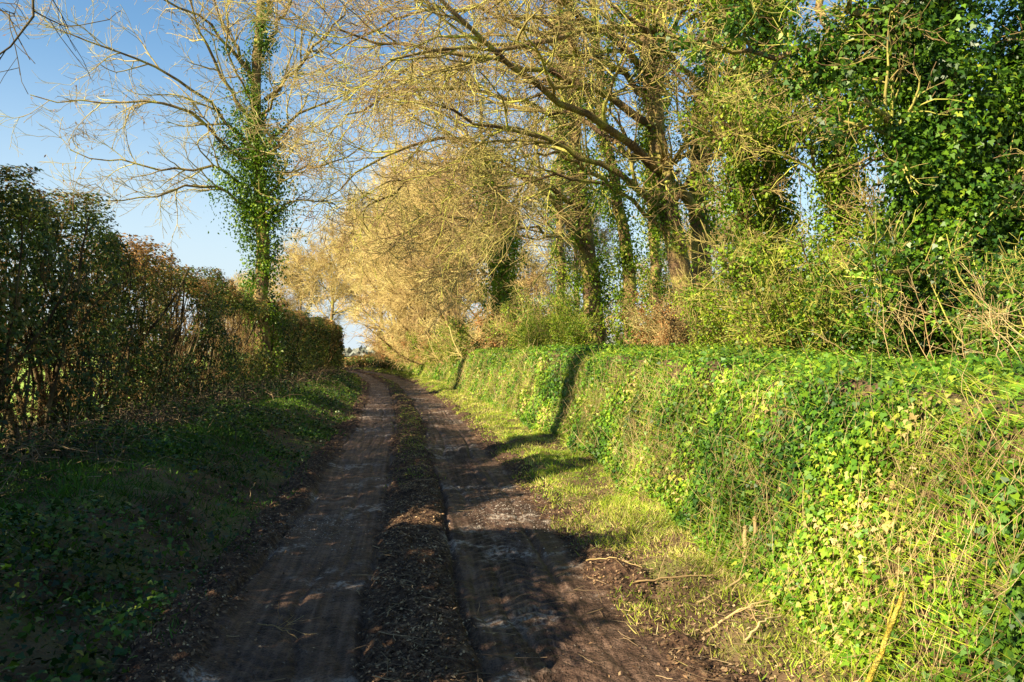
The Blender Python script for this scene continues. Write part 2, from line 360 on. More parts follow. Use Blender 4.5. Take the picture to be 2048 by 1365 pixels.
# grass right
G = Geo()
u, y = bank_pts(100000, .8, 70, .6); n = len(u)
keep = rng.random(n) < np.clip((.5-vn(u+cl(y), y, .9, 31))*np.clip(y/6, .5, 1), .1, 1); u, y = u[keep], y[keep]; n = len(u); nr = slope_n(u, y)
blades(G, np.stack([u+cl(y), y, height(u, y)-.01], 1)+nr*.06, U(.05, .16, n), U(.0025, .006, n)*(1+np.clip(y-5, 0, 60)*.08), .6, bias=(-.6, -.15, -.6), rnd=rng.random(n)*.85)
y = ysamp(130000, 1, 75); u = 1.2+rng.random(len(y))**1.0*(bank_base(y)-.9); keep = rng.random(len(y)) < np.clip(((u-1.2)/.45+.8*vn(u+cl(y), y, 2.2, 8)-.05)*np.clip((y-2.5)/4, .15, 1), .02, 1)
u, y = u[keep], y[keep]; n = len(u)
blades(G, np.stack([u+cl(y), y, gz(u, y)-.01], 1), U(.02, .085, n)*(1+.5*vn(u+cl(y), y, 3, 8)), U(.003, .007, n)*(1+np.clip(y-5, 0, 60)*.09), .8, np.clip(rng.random(n)*.8+.3*vn(u, y, 1.5, 66)+.22, 0, 1))
y = ysamp(12000, 6, 60); u = rng.normal(size=12000)*.14-.03; keep = rng.random(12000) < np.clip(vn(u*0, y, .7, 71)+.5*vn(u, y, 4, 72)+.4*(y > 9), 0, 1); u, y = u[keep], y[keep]; n = len(u)
blades(G, np.stack([u+cl(y), y, lane_z(u, y)-.005], 1), U(.012, .045, n), U(.003, .007, n)*(1+y*.07), .9)
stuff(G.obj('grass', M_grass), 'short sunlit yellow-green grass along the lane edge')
# left verge
G = Geo()
y = ysamp(150000, 2, 70); u = -1.3-rng.random(len(y))*(-1.3-(hedge_x(y)-cl(y)+.2)); keep = rng.random(len(y)) < np.clip(((-u-1.35)/.8+.9*vn(u+cl(y), y, 1.1, 9)+.4*vn(u, y, 4, 19)-.2)*np.clip((y-2)/12, .25, 1), .02, 1)
u, y = u[keep], y[keep]; n = len(u)
blades(G, np.stack([u+cl(y), y, gz(u, y)-.01], 1), U(.03, .13, n)*(1+.7*vn(u+cl(y), y, 1.4, 8)), U(.004, .009, n)*(1+np.clip(y-5, 0, 60)*.08), .8, np.clip(rng.random(n)*.7+.03*np.clip(y-10, 0, 15), 0, 1))  # near blades coloured darker for verge shade, distant ones lighter as if sunlit
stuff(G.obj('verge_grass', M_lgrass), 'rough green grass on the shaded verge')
G = Geo()
y = ysamp(85000, 2, 45); u = -1.45-rng.random(len(y))**.8*(-1.45-(hedge_x(y)-cl(y)+.1)); keep = rng.random(len(y)) < np.clip(.6-1.2*vn(u+cl(y), y, .8, 41)+(.35-y*.03), .05, 1); u, y = u[keep], y[keep]; n = len(u)
mound = .18*(1+vn(u+cl(y), y, 1.7, 43))+.25*np.clip((-u-3.2)/1.5, 0, 1)
scatter(G, IVY, IVYF, np.stack([u+cl(y), y, height(u, y)+U(.0, 1, n)*mound+.02], 1), np.array([0, 0, 1.])+rng.normal(size=(n, 3))*.6, U(.018, .052, n)*(1+np.clip(y-10, 0, 40)*.03))
stuff(G.obj('verge_ivy', M_vivy), 'trailing ivy and weeds, colour darkened for the verge shade')
G = Geo(); n = 4500
y = ysamp(n, 3, 45); u = hedge_x(y)-cl(y)+.5+np.abs(rng.normal(size=n))*.8; p = np.stack([u+cl(y), y, gz(u, y)+U(0, .2, n)], 1)
d = norm(np.stack([rng.normal(size=n)*.7, rng.normal(size=n)*.7, U(-.1, .9, n)], 1)); ln = U(.15, .6, n); P = [p]
for k in range(4):
    d = norm(d+rng.normal(size=(n, 3))*.25+np.array([0, 0, -.12])); p = p+d*(ln/4)[:, None]; P.append(p)
tubes(G, np.stack(P, 1), U(.0015, .005, n)[:, None]*np.linspace(1, .4, 5)[None]*(1+np.clip(y-8, 0, 40)*.05)[:, None], 4)
stuff(G.obj('brushwood', M_ltwig), 'tangled dead twigs and bramble below the hedge')
# litter
G = Geo()
y = ysamp(80000, 2, 60); n = len(y); u = np.where(rng.random(n) < .38, rng.normal(size=n)*.18-.05, np.where(rng.random(n) < .4, -1.45+rng.normal(size=n)*.4, 1.5+rng.normal(size=n)*.3))
u = np.where(rng.random(n) < .2, U(-5, 2, n), u)
kp = (track_mask(u, y) < .5) | (rng.random(n) < .1); u = u[kp]; y = y[kp]; n = len(u)
scatter(G, KITE, KITEF, np.stack([u+cl(y), y, gz(u, y)+.008+.015*rng.random(n)*(u > 1.2)], 1), np.array([0, 0, 1.])+rng.normal(size=(n, 3))*.5, U(.008, .026, n), U(.010, .036, n))
stuff(G.obj('leaf_litter', M_litter), 'brown fallen leaves and bark chips scattered on the mud')
G = Geo()
n = 2600; y = ysamp(n, 2, 45); u = np.where(rng.random(n) < .3, rng.normal(size=n)*.2-.05, np.where(rng.random(n) < .55, 1.55+rng.normal(size=n)*.25, U(-4.5, 2, n)))
p = np.stack([u+cl(y), y, gz(u, y)+.012], 1)
d = norm(np.stack([rng.normal(size=n), rng.normal(size=n), .12*rng.random(n)], 1)); ln = U(.05, .2, n); P = [p]
for k in range(3):
    d = norm(d+rng.normal(size=(n, 3))*.25*np.array([1, 1, .25])); p = p+d*(ln/3)[:, None]; P.append(p)
tubes(G, np.stack(P, 1), U(.001, .003, n)[:, None]*np.ones(4)[None], 4)
stuff(G.obj('twig_litter', M_ltwig), 'small broken twigs lying on the lane')
G = Geo()
OCT = np.array([(1, 0, 0), (0, 1, 0), (-1, 0, 0), (0, -1, 0), (0, 0, .7), (0, 0, -.7)])
OF = np.array([[0, 1, 4], [1, 2, 4], [2, 3, 4], [3, 0, 4], [1, 0, 5], [2, 1, 5], [3, 2, 5], [0, 3, 5]])
n = 5000; y = ysamp(n, 2.5, 40); u = U(-1.5, 1.6, n); rnd = rng.random(n)*.6
k = 1100; y[:k] = 8.0+rng.normal(size=k)*.6; u[:k] = .9+rng.normal(size=k)*.3
y[k:k+900] = 7.2+rng.normal(size=900)*.5; u[k:k+900] = -.95+rng.normal(size=900)*.25; rnd[:k+900] = .3+.7*rng.random(k+900)
scatter(G, OCT, OF, np.stack([u+cl(y), y, lane_z(u, y)-.002], 1), np.array([0, 0, 1.])+rng.normal(size=(n, 3))*.2, U(.003, .013, n)*np.where(np.arange(n) < k, 1.3, 1), U(.003, .011, n), rnd=rnd)
stuff(G.obj('gravel', M_stone), 'pale chalky stones pressed into the mud')

# ---------------- tree assembly ----------------
def thing(name, origin, parts, label, category, group=None):
    e = bpy.data.objects.new(name, None); e.location = origin; COL.objects.link(e); e.empty_display_size = .3
    e['label'] = label; e['category'] = category
    if group: e['group'] = group
    for o in parts: o.parent = e
    return e
def copy_thing(e, loc, rot, sc, label=None):
    c = e.copy(); c.location = loc; c.rotation_euler = (0, 0, rot); c.scale = sc; COL.objects.link(c)
    if label: c['label'] = label
    for ch in e.children:
        k = ch.copy(); k.parent = c; COL.objects.link(k)
    return c

def full_tree(name, origin, trunkP, trunkR, limbP, limbR, lv, ivy, label, mats, flat=.2, leafs=None, trop=(0, 0, .01), rmin=.006, group='trees growing on the roadside bank', wander=.16):
    origin = np.array(origin, float)
    gt = Geo(); tubes(gt, trunkP, trunkR, 10); tubes(gt, limbP, limbR, 8)
    gc = Geo(); gf = Geo(); P, R = limbP, limbR; first = None
    for i, (n, L, K) in enumerate(lv):
        P, R = spawn(P, R, n, t=(.12, 1) if i else (.15, 1), ang=(.35, 1.1), L=L, K=K, wander=wander, trop=trop, rf=.65, tip=.3, rmin=rmin*(1.5, 1.15, .85, .65)[i], flat=flat)
        if first is None: first = (P, R)
        tubes(gc if i < 2 else gf, P, R, 5 if i == 0 else (4 if i == 1 else 3))
    parts = [gt.obj('trunk', mats[0], origin, True), gc.obj('crown', mats[1], origin, True)]
    if gf.n: parts.append(gf.obj('twigs', mats[3], origin, True))
    if ivy:
        gi = Geo()
        for (src, nc, rc, per, t, size, tm) in ivy:
            sP, sR = {'trunk': (trunkP, trunkR), 'limb': (limbP, limbR), 'branch': first}[src]
            pos, nr, rnd = ivy_clumps(sP, sR, nc, rc, per, t)
            scatter(gi, *( (IVY, IVYF) if tm else (KITE, KITEF)), pos, nr, U(size[0], size[1], len(pos)), d=np.array([0, 0, -1.])+rng.normal(size=(len(pos), 3))*.6, rnd=rnd)
        parts.append(gi.obj('ivy', mats[2], origin))
    if leafs:
        N, K, _ = P.shape; m = rng.choice(N, min(N, leafs), replace=False); gl = Geo()
        scatter(gl, KITE, KITEF, P[m, -1], rng.normal(size=(len(m), 3)), .06, .12, d=np.array([0, 0, -1.])+rng.normal(size=(len(m), 3))*.3)
        parts.append(gl.obj('dead_leaves', M_brown, origin))
    return thing(name, origin, parts, label, 'tree', group)

# left ivy-clad ash in the hedge
tP, tR = limbs([([(528, 730, 27), (525, 560, 27), (518, 400, 27), (512, 200, 27), (526, 0, 27), (535, -150, 27), (545, -320, 27)], .28, .10)], 18)
lP, lR = limbs([
 ([(505, 260, 27), (450, 170, 26.5), (400, 70, 26), (350, -60, 25.5)], .08, .02),
 ([(500, 300, 27), (400, 190, 26), (300, 125, 25), (190, 85, 24), (90, 50, 23.5)], .08, .015),
 ([(500, 340, 27), (420, 250, 26), (310, 195, 25), (190, 205, 24.5), (60, 190, 24)], .07, .015),
 ([(500, 380, 27), (420, 330, 26), (330, 345, 25.5), (240, 320, 25), (140, 300, 24.5)], .06, .015),
 ([(500, 420, 27), (430, 365, 26), (340, 385, 25), (250, 400, 24.5), (170, 400, 24)], .06, .012),
 ([(515, 180, 27), (450, 60, 27), (400, -60, 27)], .07, .02),
 ([(510, 160, 27), (420, 40, 26), (300, -20, 25), (190, -30, 24)], .07, .015),
 ([(530, 200, 27), (600, 130, 27.5), (660, 60, 28), (720, -30, 29)], .08, .02),
 ([(525, 300, 27), (600, 230, 27), (680, 200, 28), (750, 150, 28.5)], .07, .015),
 ([(525, 400, 27), (590, 340, 27), (660, 330, 28), (730, 290, 28.5)], .06, .015),
 ([(525, 440, 27), (580, 400, 27), (640, 400, 28), (700, 420, 28.5)], .05, .015),
 ([(525, 100, 27), (580, 0, 28), (610, -100, 29)], .07, .02),
 ([(520, 330, 27), (560, 280, 25.5), (600, 250, 24.5), (640, 250, 24)], .05, .015),
 ([(520, 240, 27), (560, 180, 25.5), (590, 120, 24.5), (600, 40, 24)], .05, .015),
 ([(515, 220, 27), (470, 150, 25.5), (450, 60, 24.5), (470, -40, 24)], .05, .015),
 ([(520, 60, 27), (560, -60, 25.5), (480, -160, 24.5)], .06, .02)], 12)
full_tree('ash_tree', tP[0, 0], tP, tR, lP, lR, [(11, (1.0, 2.9), 8), (6, (.5, 1.5), 6), (4, (.25, .8), 4)],
 [('trunk', 52, (.25, .55), 100, (.0, .30), (.07, .12), False), ('trunk', 85, (.35, 1.15), 110, (.27, .44), (.07, .12), False), ('trunk', 30, (.2, .45), 80, (.44, .7), (.06, .11), False), ('limb', 90, (.15, .45), 55, (0, .25), (.06, .11), False)],
 'bare ash tree with ivy-clad trunk rising from the hedge', (M_bark, M_ash, M_ivy, M_ash), leafs=420, flat=.1, trop=(0, 0, .02), rmin=.006, wander=.17)

BL4 = [(9, (1.3, 3.4), 9), (6, (.7, 1.9), 6), (4, (.4, 1.1), 5), (2, (.2, .7), 4)]
FT = (M_bark, M_twig, M_ivyy, M_ftwig)
tP, tR = limbs([([(1378, 715, 17.5), (1356, 560, 17.5), (1338, 400, 17.5), (1318, 250, 17.5), (1290, 100, 17.5), (1270, -60, 17.5), (1250, -300, 17.5)], .29, .10)], 18)
lP, lR = limbs([
 ([(1335, 430, 17.5), (1260, 365, 17), (1170, 310, 16.5), (1090, 275, 16), (980, 262, 15.3), (860, 205, 14.5)], .09, .02),
 ([(1318, 260, 17.5), (1200, 180, 17), (1080, 140, 16), (950, 110, 15.5), (800, 100, 15), (680, 60, 14.5)], .10, .02),
 ([(1330, 340, 17.5), (1240, 290, 18), (1150, 230, 18.5), (1040, 220, 19), (930, 190, 19.5)], .08, .02),
 ([(1300, 150, 17.5), (1180, 40, 16.5), (1080, -40, 15.5), (960, -60, 14.5)], .09, .025),
 ([(1300, 150, 17.5), (1360, 30, 17), (1420, -80, 16)], .08, .025),
 ([(1340, 420, 17.5), (1400, 330, 16.5), (1500, 280, 15.5), (1580, 200, 15)], .07, .02),
 ([(1310, 200, 17.5), (1180, 110, 17), (1060, 30, 16.5), (940, -30, 16)], .08, .025),
 ([(1345, 480, 17.5), (1270, 400, 17), (1180, 350, 16.5), (1080, 350, 16), (960, 390, 15.5)], .06, .015)], 13)
full_tree('beech_tree', tP[0, 0], tP, tR, lP, lR, BL4,
 [('trunk', 70, (.15, .34), 80, (.22, .8), (.05, .09), False), ('limb', 50, (.12, .3), 50, (0, .4), (.05, .09), False)],
 'leafless lichen-covered tree with limbs arching over the lane', FT, flat=.2, trop=(-.01, 0, -.005), rmin=.006, wander=.17)
tP, tR = limbs([([(1425, 715, 18.5), (1402, 560, 18.5), (1395, 400, 18.5), (1405, 200, 18.5), (1430, 50, 18.5), (1440, -150, 18.5), (1430, -320, 18.5)], .27, .10)], 18)
lP, lR = limbs([
 ([(1398, 430, 18.4), (1330, 350, 17.5), (1240, 270, 16.5), (1120, 200, 15.5), (1010, 130, 14.5), (930, 60, 14), (850, -30, 13.5)], .13, .03),
 ([(1425, 100, 18.5), (1300, 55, 17), (1180, 60, 16), (1050, 100, 15), (900, 80, 14), (780, 120, 13.5)], .10, .02),
 ([(1400, 250, 18.5), (1480, 150, 18), (1560, 60, 17.5), (1640, -60, 17)], .08, .02),
 ([(1398, 330, 18.5), (1450, 260, 17), (1530, 300, 16), (1650, 260, 15), (1760, 180, 14)], .08, .02),
 ([(1410, 180, 18.5), (1330, 100, 17), (1220, 0, 16), (1100, -60, 15)], .08, .02),
 ([(1430, 20, 18.5), (1340, -60, 17), (1250, -120, 16)], .08, .02)], 13)
full_tree('beech_tree', tP[0, 0], tP, tR, lP, lR, BL4,
 [('trunk', 90, (.18, .4), 90, (.25, .8), (.05, .09), False), ('limb', 50, (.15, .35), 60, (0, .4), (.05, .09), False)],
 'leafless tree with one heavy mossy limb arching over the lane', FT, flat=.2, trop=(-.01, 0, -.005), rmin=.006, wander=.17)
for (pts, lab) in [([(1492, 720, 16), (1480, 560, 16), (1488, 380, 16), (1470, 200, 16), (1478, 20, 16), (1470, -250, 16)], 'slim upright tree thickly wrapped in sunlit ivy'),
                   ([(1310, 715, 23), (1316, 560, 23), (1304, 380, 23), (1312, 200, 23), (1324, 20, 23), (1330, -200, 23)], 'slim upright tree with patchy ivy'),
                   ([(1120, 715, 29), (1125, 560, 29), (1118, 400, 29), (1130, 220, 29), (1120, 40, 29), (1118, -150, 29)], 'slim straight ivy-clad tree beside the lane')]:
    tP, tR = limbs([(pts, .19, .06)], 16)
    l1 = spawn(tP, tR, 7, t=(.3, .98), ang=(.4, .9), L=(1.5, 4), K=10, wander=.12, trop=(-.03, 0, .03), rf=.45)
    full_tree('ivy_covered_tree', tP[0, 0], tP, tR, *l1, [(6, (.7, 2.0), 7), (5, (.4, 1.2), 5), (3, (.2, .7), 4)],
     [('trunk', 120, (.18, .4), 90, (.0, .8), (.055, .1), False), ('limb', 30, (.12, .3), 50, (0, .4), (.05, .09), False)], lab, FT, rmin=.006)
BL5 = [(9, (1.4, 3.8), 9), (6, (.8, 2.1), 6), (4, (.4, 1.2), 5), (2, (.25, .8), 4)]
tP, tR = limbs([([(1190, 715, 25), (1182, 560, 25), (1165, 420, 25), (1150, 250, 25), (1140, 80, 25), (1130, -80, 25), (1110, -200, 25)], .34, .09)], 18)
lP, lR = limbs([
 ([(1176, 520, 25), (1120, 400, 24.5), (1050, 345, 24), (960, 290, 23), (860, 270, 22), (760, 310, 21.5), (680, 380, 21)], .12, .02),
 ([(1165, 420, 25), (1060, 350, 24), (920, 330, 23), (800, 365, 22), (710, 440, 21.5)], .10, .02),
 ([(1150, 260, 25), (1050, 195, 24), (930, 180, 23), (800, 180, 22), (690, 230, 21)], .10, .02),
 ([(1142, 120, 25), (1030, 30, 24), (900, 0, 23), (770, 40, 22), (660, 110, 22)], .10, .02),
 ([(1170, 480, 25), (1100, 470, 23.5), (1010, 440, 22.5), (930, 470, 22)], .07, .015),
 ([(1145, 180, 25), (1060, 90, 24), (960, 90, 23), (850, 110, 22.5), (740, 190, 22)], .10, .02),
 ([(1150, 250, 25), (1230, 150, 25), (1290, 60, 25)], .08, .02)], 13)
full_tree('beech_tree', tP[0, 0], tP, tR, lP, lR, BL5,
 [('trunk', 95, (.25, .5), 90, (.0, .8), (.07, .12), False), ('limb', 30, (.12, .3), 50, (0, .3), (.06, .1), False)],
 'bare tree with drooping twigs hanging over the lane', FT, flat=.2, trop=(-.01, 0, -.012), rmin=.008, wander=.17)
tP, tR = limbs([([(1258, 715, 24), (1262, 560, 24), (1235, 400, 24), (1200, 220, 24), (1185, 50, 24), (1180, -150, 24)], .24, .07)], 18)
lP, lR = limbs([
 ([(1235, 400, 24), (1180, 330, 23), (1100, 300, 22), (1000, 330, 21)], .08, .02),
 ([(1200, 220, 24), (1100, 100, 23), (1000, 60, 22), (880, 80, 21)], .08, .02),
 ([(1190, 100, 24), (1120, -40, 23), (1040, -100, 22)], .08, .02)], 13)
full_tree('beech_tree', tP[0, 0], tP, tR, lP, lR, BL5,
 [('trunk', 80, (.2, .45), 90, (.0, .7), (.07, .11), False)],
 'slender ivy-trunked tree leaning over the bank', FT, flat=.2, trop=(0, 0, .0), rmin=.008, wander=.17)
tP, tR = limbs([([(1012, 715, 34), (1002, 600, 34), (1010, 480, 34), (985, 380, 34), (965, 280, 34), (960, 200, 34)], .3, .06)], 18)
lP, lR = limbs([
 ([(1005, 500, 34), (930, 430, 33), (850, 430, 32), (780, 490, 31)], .1, .02),
 ([(990, 400, 34), (930, 330, 34), (850, 300, 34), (770, 320, 34)], .1, .02),
 ([(1000, 450, 34), (1060, 350, 34), (1100, 270, 34)], .1, .02),
 ([(970, 310, 34), (900, 230, 34), (830, 210, 34)], .08, .02),
 ([(1003, 560, 34), (940, 530, 32.5), (880, 540, 31.5)], .06, .02)], 12)
full_tree('beech_tree', tP[0, 0], tP, tR, lP, lR, [(11, (1.4, 3.4), 7), (7, (.7, 1.8), 5), (6, (.4, 1.1), 4)],
 [('trunk', 130, (.35, .8), 90, (.0, .8), (.09, .15), False)],
 'ivy-smothered tree with tan arching twigs', (M_tanbark, M_tan, M_ivyy, M_tan), flat=.2, rmin=.012)

# near ivy giants
tP, tR = limbs([([(1900, 760, 9.5), (1890, 560, 9.5), (1870, 350, 9.5), (1860, 150, 9.5), (1880, -80, 9.5), (1900, -350, 9.5)], .32, .14),
                ([(1990, 760, 9.8), (2010, 500, 9.8), (2040, 250, 9.8), (2090, 0, 9.8), (2120, -300, 9.8)], .22, .08)], 16)
lP, lR = limbs([
 ([(1875, 420, 9.5), (1820, 330, 9.2), (1760, 250, 9), (1700, 140, 8.8)], .08, .015),
 ([(1865, 200, 9.5), (1800, 100, 9.2), (1720, 20, 9), (1620, -60, 8.8)], .09, .015),
 ([(1870, 100, 9.5), (1700, 130, 9.3), (1560, 110, 9.2), (1430, 90, 9), (1330, 60, 8.8)], .07, .012),
 ([(1880, 20, 9.5), (1790, 40, 9.3), (1700, 20, 9.2)], .07, .015),
 ([(2020, 300, 9.8), (2070, 180, 9.4), (2140, 60, 9)], .08, .02),
 ([(1880, -50, 9.5), (1780, -160, 9), (1660, -240, 8.6)], .1, .03),
 ([(1880, 500, 9.5), (1960, 400, 9.2), (2060, 350, 9), (2150, 300, 8.6)], .06, .015),
 ([(1890, 600, 9.5), (1820, 560, 9.1), (1750, 540, 8.8)], .05, .015)], 13)
full_tree('ivy_covered_tree', tP[0, 0], tP, tR, lP, lR, [(8, (.5, 1.3), 6), (5, (.25, .7), 5), (3, (.15, .4), 4)],
 [('trunk', 350, (.25, .55), 150, (.0, .8), (.04, .08), True), ('limb', 180, (.18, .42), 80, (0, .55), (.04, .075), True), ('branch', 150, (.12, .3), 40, (0.1, .9), (.04, .07), True)],
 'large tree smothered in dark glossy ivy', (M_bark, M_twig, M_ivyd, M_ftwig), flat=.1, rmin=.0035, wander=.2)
tP, tR = limbs([([(1560, 740, 13.5), (1555, 560, 13.5), (1540, 380, 13.5), (1530, 200, 13.5), (1545, 20, 13.5), (1560, -250, 13.5)], .22, .09),
                ([(1660, 740, 12.8), (1680, 560, 12.8), (1690, 400, 12.8), (1670, 200, 12.8), (1650, -50, 12.8)], .16, .06)], 16)
lP, lR = limbs([
 ([(1545, 400, 13.5), (1480, 300, 13), (1430, 200, 12.6)], .07, .015),
 ([(1535, 250, 13.5), (1600, 150, 13), (1680, 80, 12.6)], .07, .015),
 ([(1540, 100, 13.5), (1470, 20, 13), (1400, -60, 12.5)], .07, .015),
 ([(1685, 430, 12.8), (1630, 330, 12.4), (1590, 220, 12)], .06, .015),
 ([(1685, 300, 12.8), (1750, 200, 12.5), (1790, 80, 12)], .06, .015),
 ([(1555, 600, 13.5), (1490, 540, 13), (1440, 520, 12.6)], .05, .012),
 ([(1680, 560, 12.8), (1740, 480, 12.2), (1800, 450, 11.6)], .05, .012),
 ([(1550, 500, 13.5), (1490, 440, 13), (1450, 350, 12.6)], .05, .012)], 12)
full_tree('ivy_covered_tree', tP[0, 0], tP, tR, lP, lR, [(10, (.6, 1.7), 6), (6, (.35, .9), 5), (4, (.2, .5), 4)],
 [('trunk', 210, (.2, .42), 110, (.0, .8), (.045, .08), True), ('limb', 140, (.15, .4), 70, (0, .95), (.045, .08), False), ('branch', 220, (.1, .3), 40, (0.1, .9), (.045, .075), False)],
 'tree with bright yellow-green ivy and pale tangled twigs', FT, flat=.1, rmin=.004, wander=.2)

# ---------------- far bare trees (template + copies) ----------------
def bare_template(H, label, tmin=.04, nl=24):
    P = poly([(0, 0, -.3), (.1, .1, H*.2), (-.1, .1, H*.45), (.15, 0, H*.7), (0, 0, H*.95)], 14, .06)[None]; R = (.2*(1-np.linspace(0, 1, 14)*.85))[None]
    gt = Geo(); tubes(gt, P, R, 8)
    l1 = spawn(P, R, nl, t=(tmin, .97), ang=(.45, 1.15), L=(H*.28, H*.52), K=9, wander=.12, trop=(0, 0, .05), rf=.5, tip=.3)
    tubes(gt, *l1, 6)
    gc = Geo()
    l2 = spawn(*l1, 11, t=(.15, 1), ang=(.4, 1.1), L=(H*.1, H*.24), K=6, wander=.16, trop=(0, 0, .02), rf=.5, rmin=.016); tubes(gc, *l2, 4)
    l3 = spawn(*l2, 8, t=(.1, 1), ang=(.4, 1.1), L=(H*.05, H*.12), K=5, wander=.18, rf=.6, rmin=.012); tubes(gc, *l3, 3)
    l4 = spawn(*l3, 4, t=(.1, 1), ang=(.4, 1.0), L=(.3, .9), K=4, wander=.18, rf=.6, rmin=.009); tubes(gc, *l4, 3)
    return thing('bare_tree', (0, 0, 0), [gt.obj('trunk', M_tanbark, None, True), gc.obj('crown', M_tan, None, True)], label, 'tree', 'bare trees lining the lane')
def place(e, x, y, rot, s): 
    e.location = (x, y, float(height(np.array([x-cl(y)]), np.array([y]))[0])-.1); e.rotation_euler = (0, 0, rot); e.scale = s
t1 = bare_template(11.5, 'leafless tree with a dense dome of tan twigs')
t2 = bare_template(10.5, 'leafless tree with spreading tan branches over the lane', .02, 26)
t3 = bare_template(12, 'leafless tree with high tan crown above the lane', .34, 22)
place(t1, -3.6, 44, 0, (1, 1, .95)); place(t2, -6.4, 54, 1, (1.1, 1.1, 1.15)); place(t3, -13.0, 79, 1, (1.25, 1.25, 1.2))
for i, (t, x, y, r, s, z) in enumerate([(t1, -8.3, 62, 2, 1.15, 1.25), (t3, -20, 88, 4, 1.35, 1.15), (t1, -24.5, 92, 5, 1.3, 1.1), (t1, -33, 100, .5, 1.2, .9), (t2, -4.5, 68, 2.2, 1.3, 1.25), (t2, -1, 41, 5.2, .8, .8), (t1, 3, 38, 4.2, .8, .75), (t2, 8, 33, 1.2, .7, .65), (t1, -28, 82, 1.9, .8, .68), (t2, -5.2, 49, 3.3, .85, .8), (t3, -10.3, 69, 5.1, 1.1, 1.1), (t2, -7.4, 58, .4, .7, .6)]):
    c = copy_thing(t, (0, 0, 0), 0, (1, 1, 1)); place(c, x, y, r, (s, s, z))
# ---------------- shrubs ----------------
def shrub_template(Hs, label, leafmat_, nleaf, tm, name='shrub'):
    n = 22; a = U(0, 6.28, n)
    st = np.stack([np.cos(a)*U(0, .5, n), np.sin(a)*U(0, .5, n), -.15*np.ones(n)], 1); d = norm(np.stack([np.cos(a)*.3, np.sin(a)*.3, np.ones(n)], 1)+rng.normal(size=(n, 3))*.25)
    pts = [st]; p = st; ln = U(.4, 1, n)*Hs
    for k in range(8):
        d = norm(d+rng.normal(size=(n, 3))*.2); d[:, 2] = np.abs(d[:, 2]); p = p+d*(ln/8)[:, None]; pts.append(p)
    P = np.stack(pts, 1); R = U(.012, .03, n)[:, None]*np.linspace(1, .3, 9)[None]
    g1 = Geo(); tubes(g1, P, R, 6)
    l1 = spawn(P, R, 9, t=(.15, 1), ang=(.5, 1.4), L=(.3, .9), K=6, wander=.25, trop=(0, 0, .0), rf=.6, rmin=.005); tubes(g1, *l1, 4)
    l2 = spawn(*l1, 6, t=(.1, 1), ang=(.4, 1.3), L=(.15, .5), K=4, wander=.25, rf=.6, rmin=.0035); tubes(g1, *l2, 3)
    g2 = Geo()
    pos, nr, rnd = ivy_clumps(l1[0], l1[1], nleaf//25, (.1, .3), 25, (0, 1)); scatter(g2, *tm, pos, nr, U(.04, .08, len(pos)), rnd=rnd)
    return thing(name, (0, 0, 0), [g1.obj('stems', M_tan if leafmat_ is M_brown else M_twig, None, True), g2.obj('foliage', leafmat_)], label, 'shrub', 'shrubs growing along the top of the bank')
s1 = shrub_template(3.2, 'tangled bare shrub with yellow-green leaves', M_ivyy, 6500, (KITE, KITEF))
s2 = shrub_template(2.6, 'tangled tan shrub with withered brown leaves', M_brown, 2200, (KITE, KITEF))
s3 = shrub_template(2.8, 'dense green ivy shrub on the bank', M_ivyy, 11000, (KITE, KITEF))
s4 = shrub_template(3.0, 'dark green ivy shrub with glossy leaves', M_ivyd, 10000, (IVY, IVYF))
spots = [(s1, 11.5, 5.6, .9), (s3, 14.6, 5.8, .7), (s2, 16.6, 5.5, .65), (s3, 23.5, 4.9, .7), (s1, 27, 4.8, 1), (s2, 30, 4.5, 1.1), (s1, 32.5, 4.4, 1.1), (s2, 36, 4.2, 1.3), (s1, 39, 4.0, 1.2), (s2, 42, 3.6, 1.3), (s1, 44.5, 3.3, 1.1), (s2, 47, 3.4, 1.3), (s1, 51, 3.5, 1.2), (s2, 53, 3.3, 1.3), (s2, 55.5, 3.4, 1.4), (s1, 58, 3.2, 1.2), (s2, 60, 3.5, 1.5), (s2, 63, 3.3, 1.4), (s2, 66, 3.4, 1.5), (s2, 69, 3.4, 1.4), (s4, 7.6, 5.9, .6), (s4, 9.3, 6.2, .8), (s4, 6.2, 5.6, .5), (s2, 26, 7.5, .8), (s2, 21.5, 8, .5), (s3, 12.8, 6.4, .9), (s2, 33, 7, 1.3), (s4, 10.4, 5.8, .6), (s3, 28.5, 5.6, 1), (s3, 35, 5.4, 1.2), (s1, 45, 5, 1.4), (s2, 57, 5, 1.7), (s2, 18.3, 5.9, .8), (s3, 25.4, 4.3, .7)]
used = set()
for (t, y, u, s) in spots:
    x = u+float(cl(y)); e = t if id(t) not in used else copy_thing(t, (0, 0, 0), 0, (1, 1, 1)); used.add(id(t))
    place(e, x, y, U(0, 6.28), (s, s, s*U(.9, 1.1)))

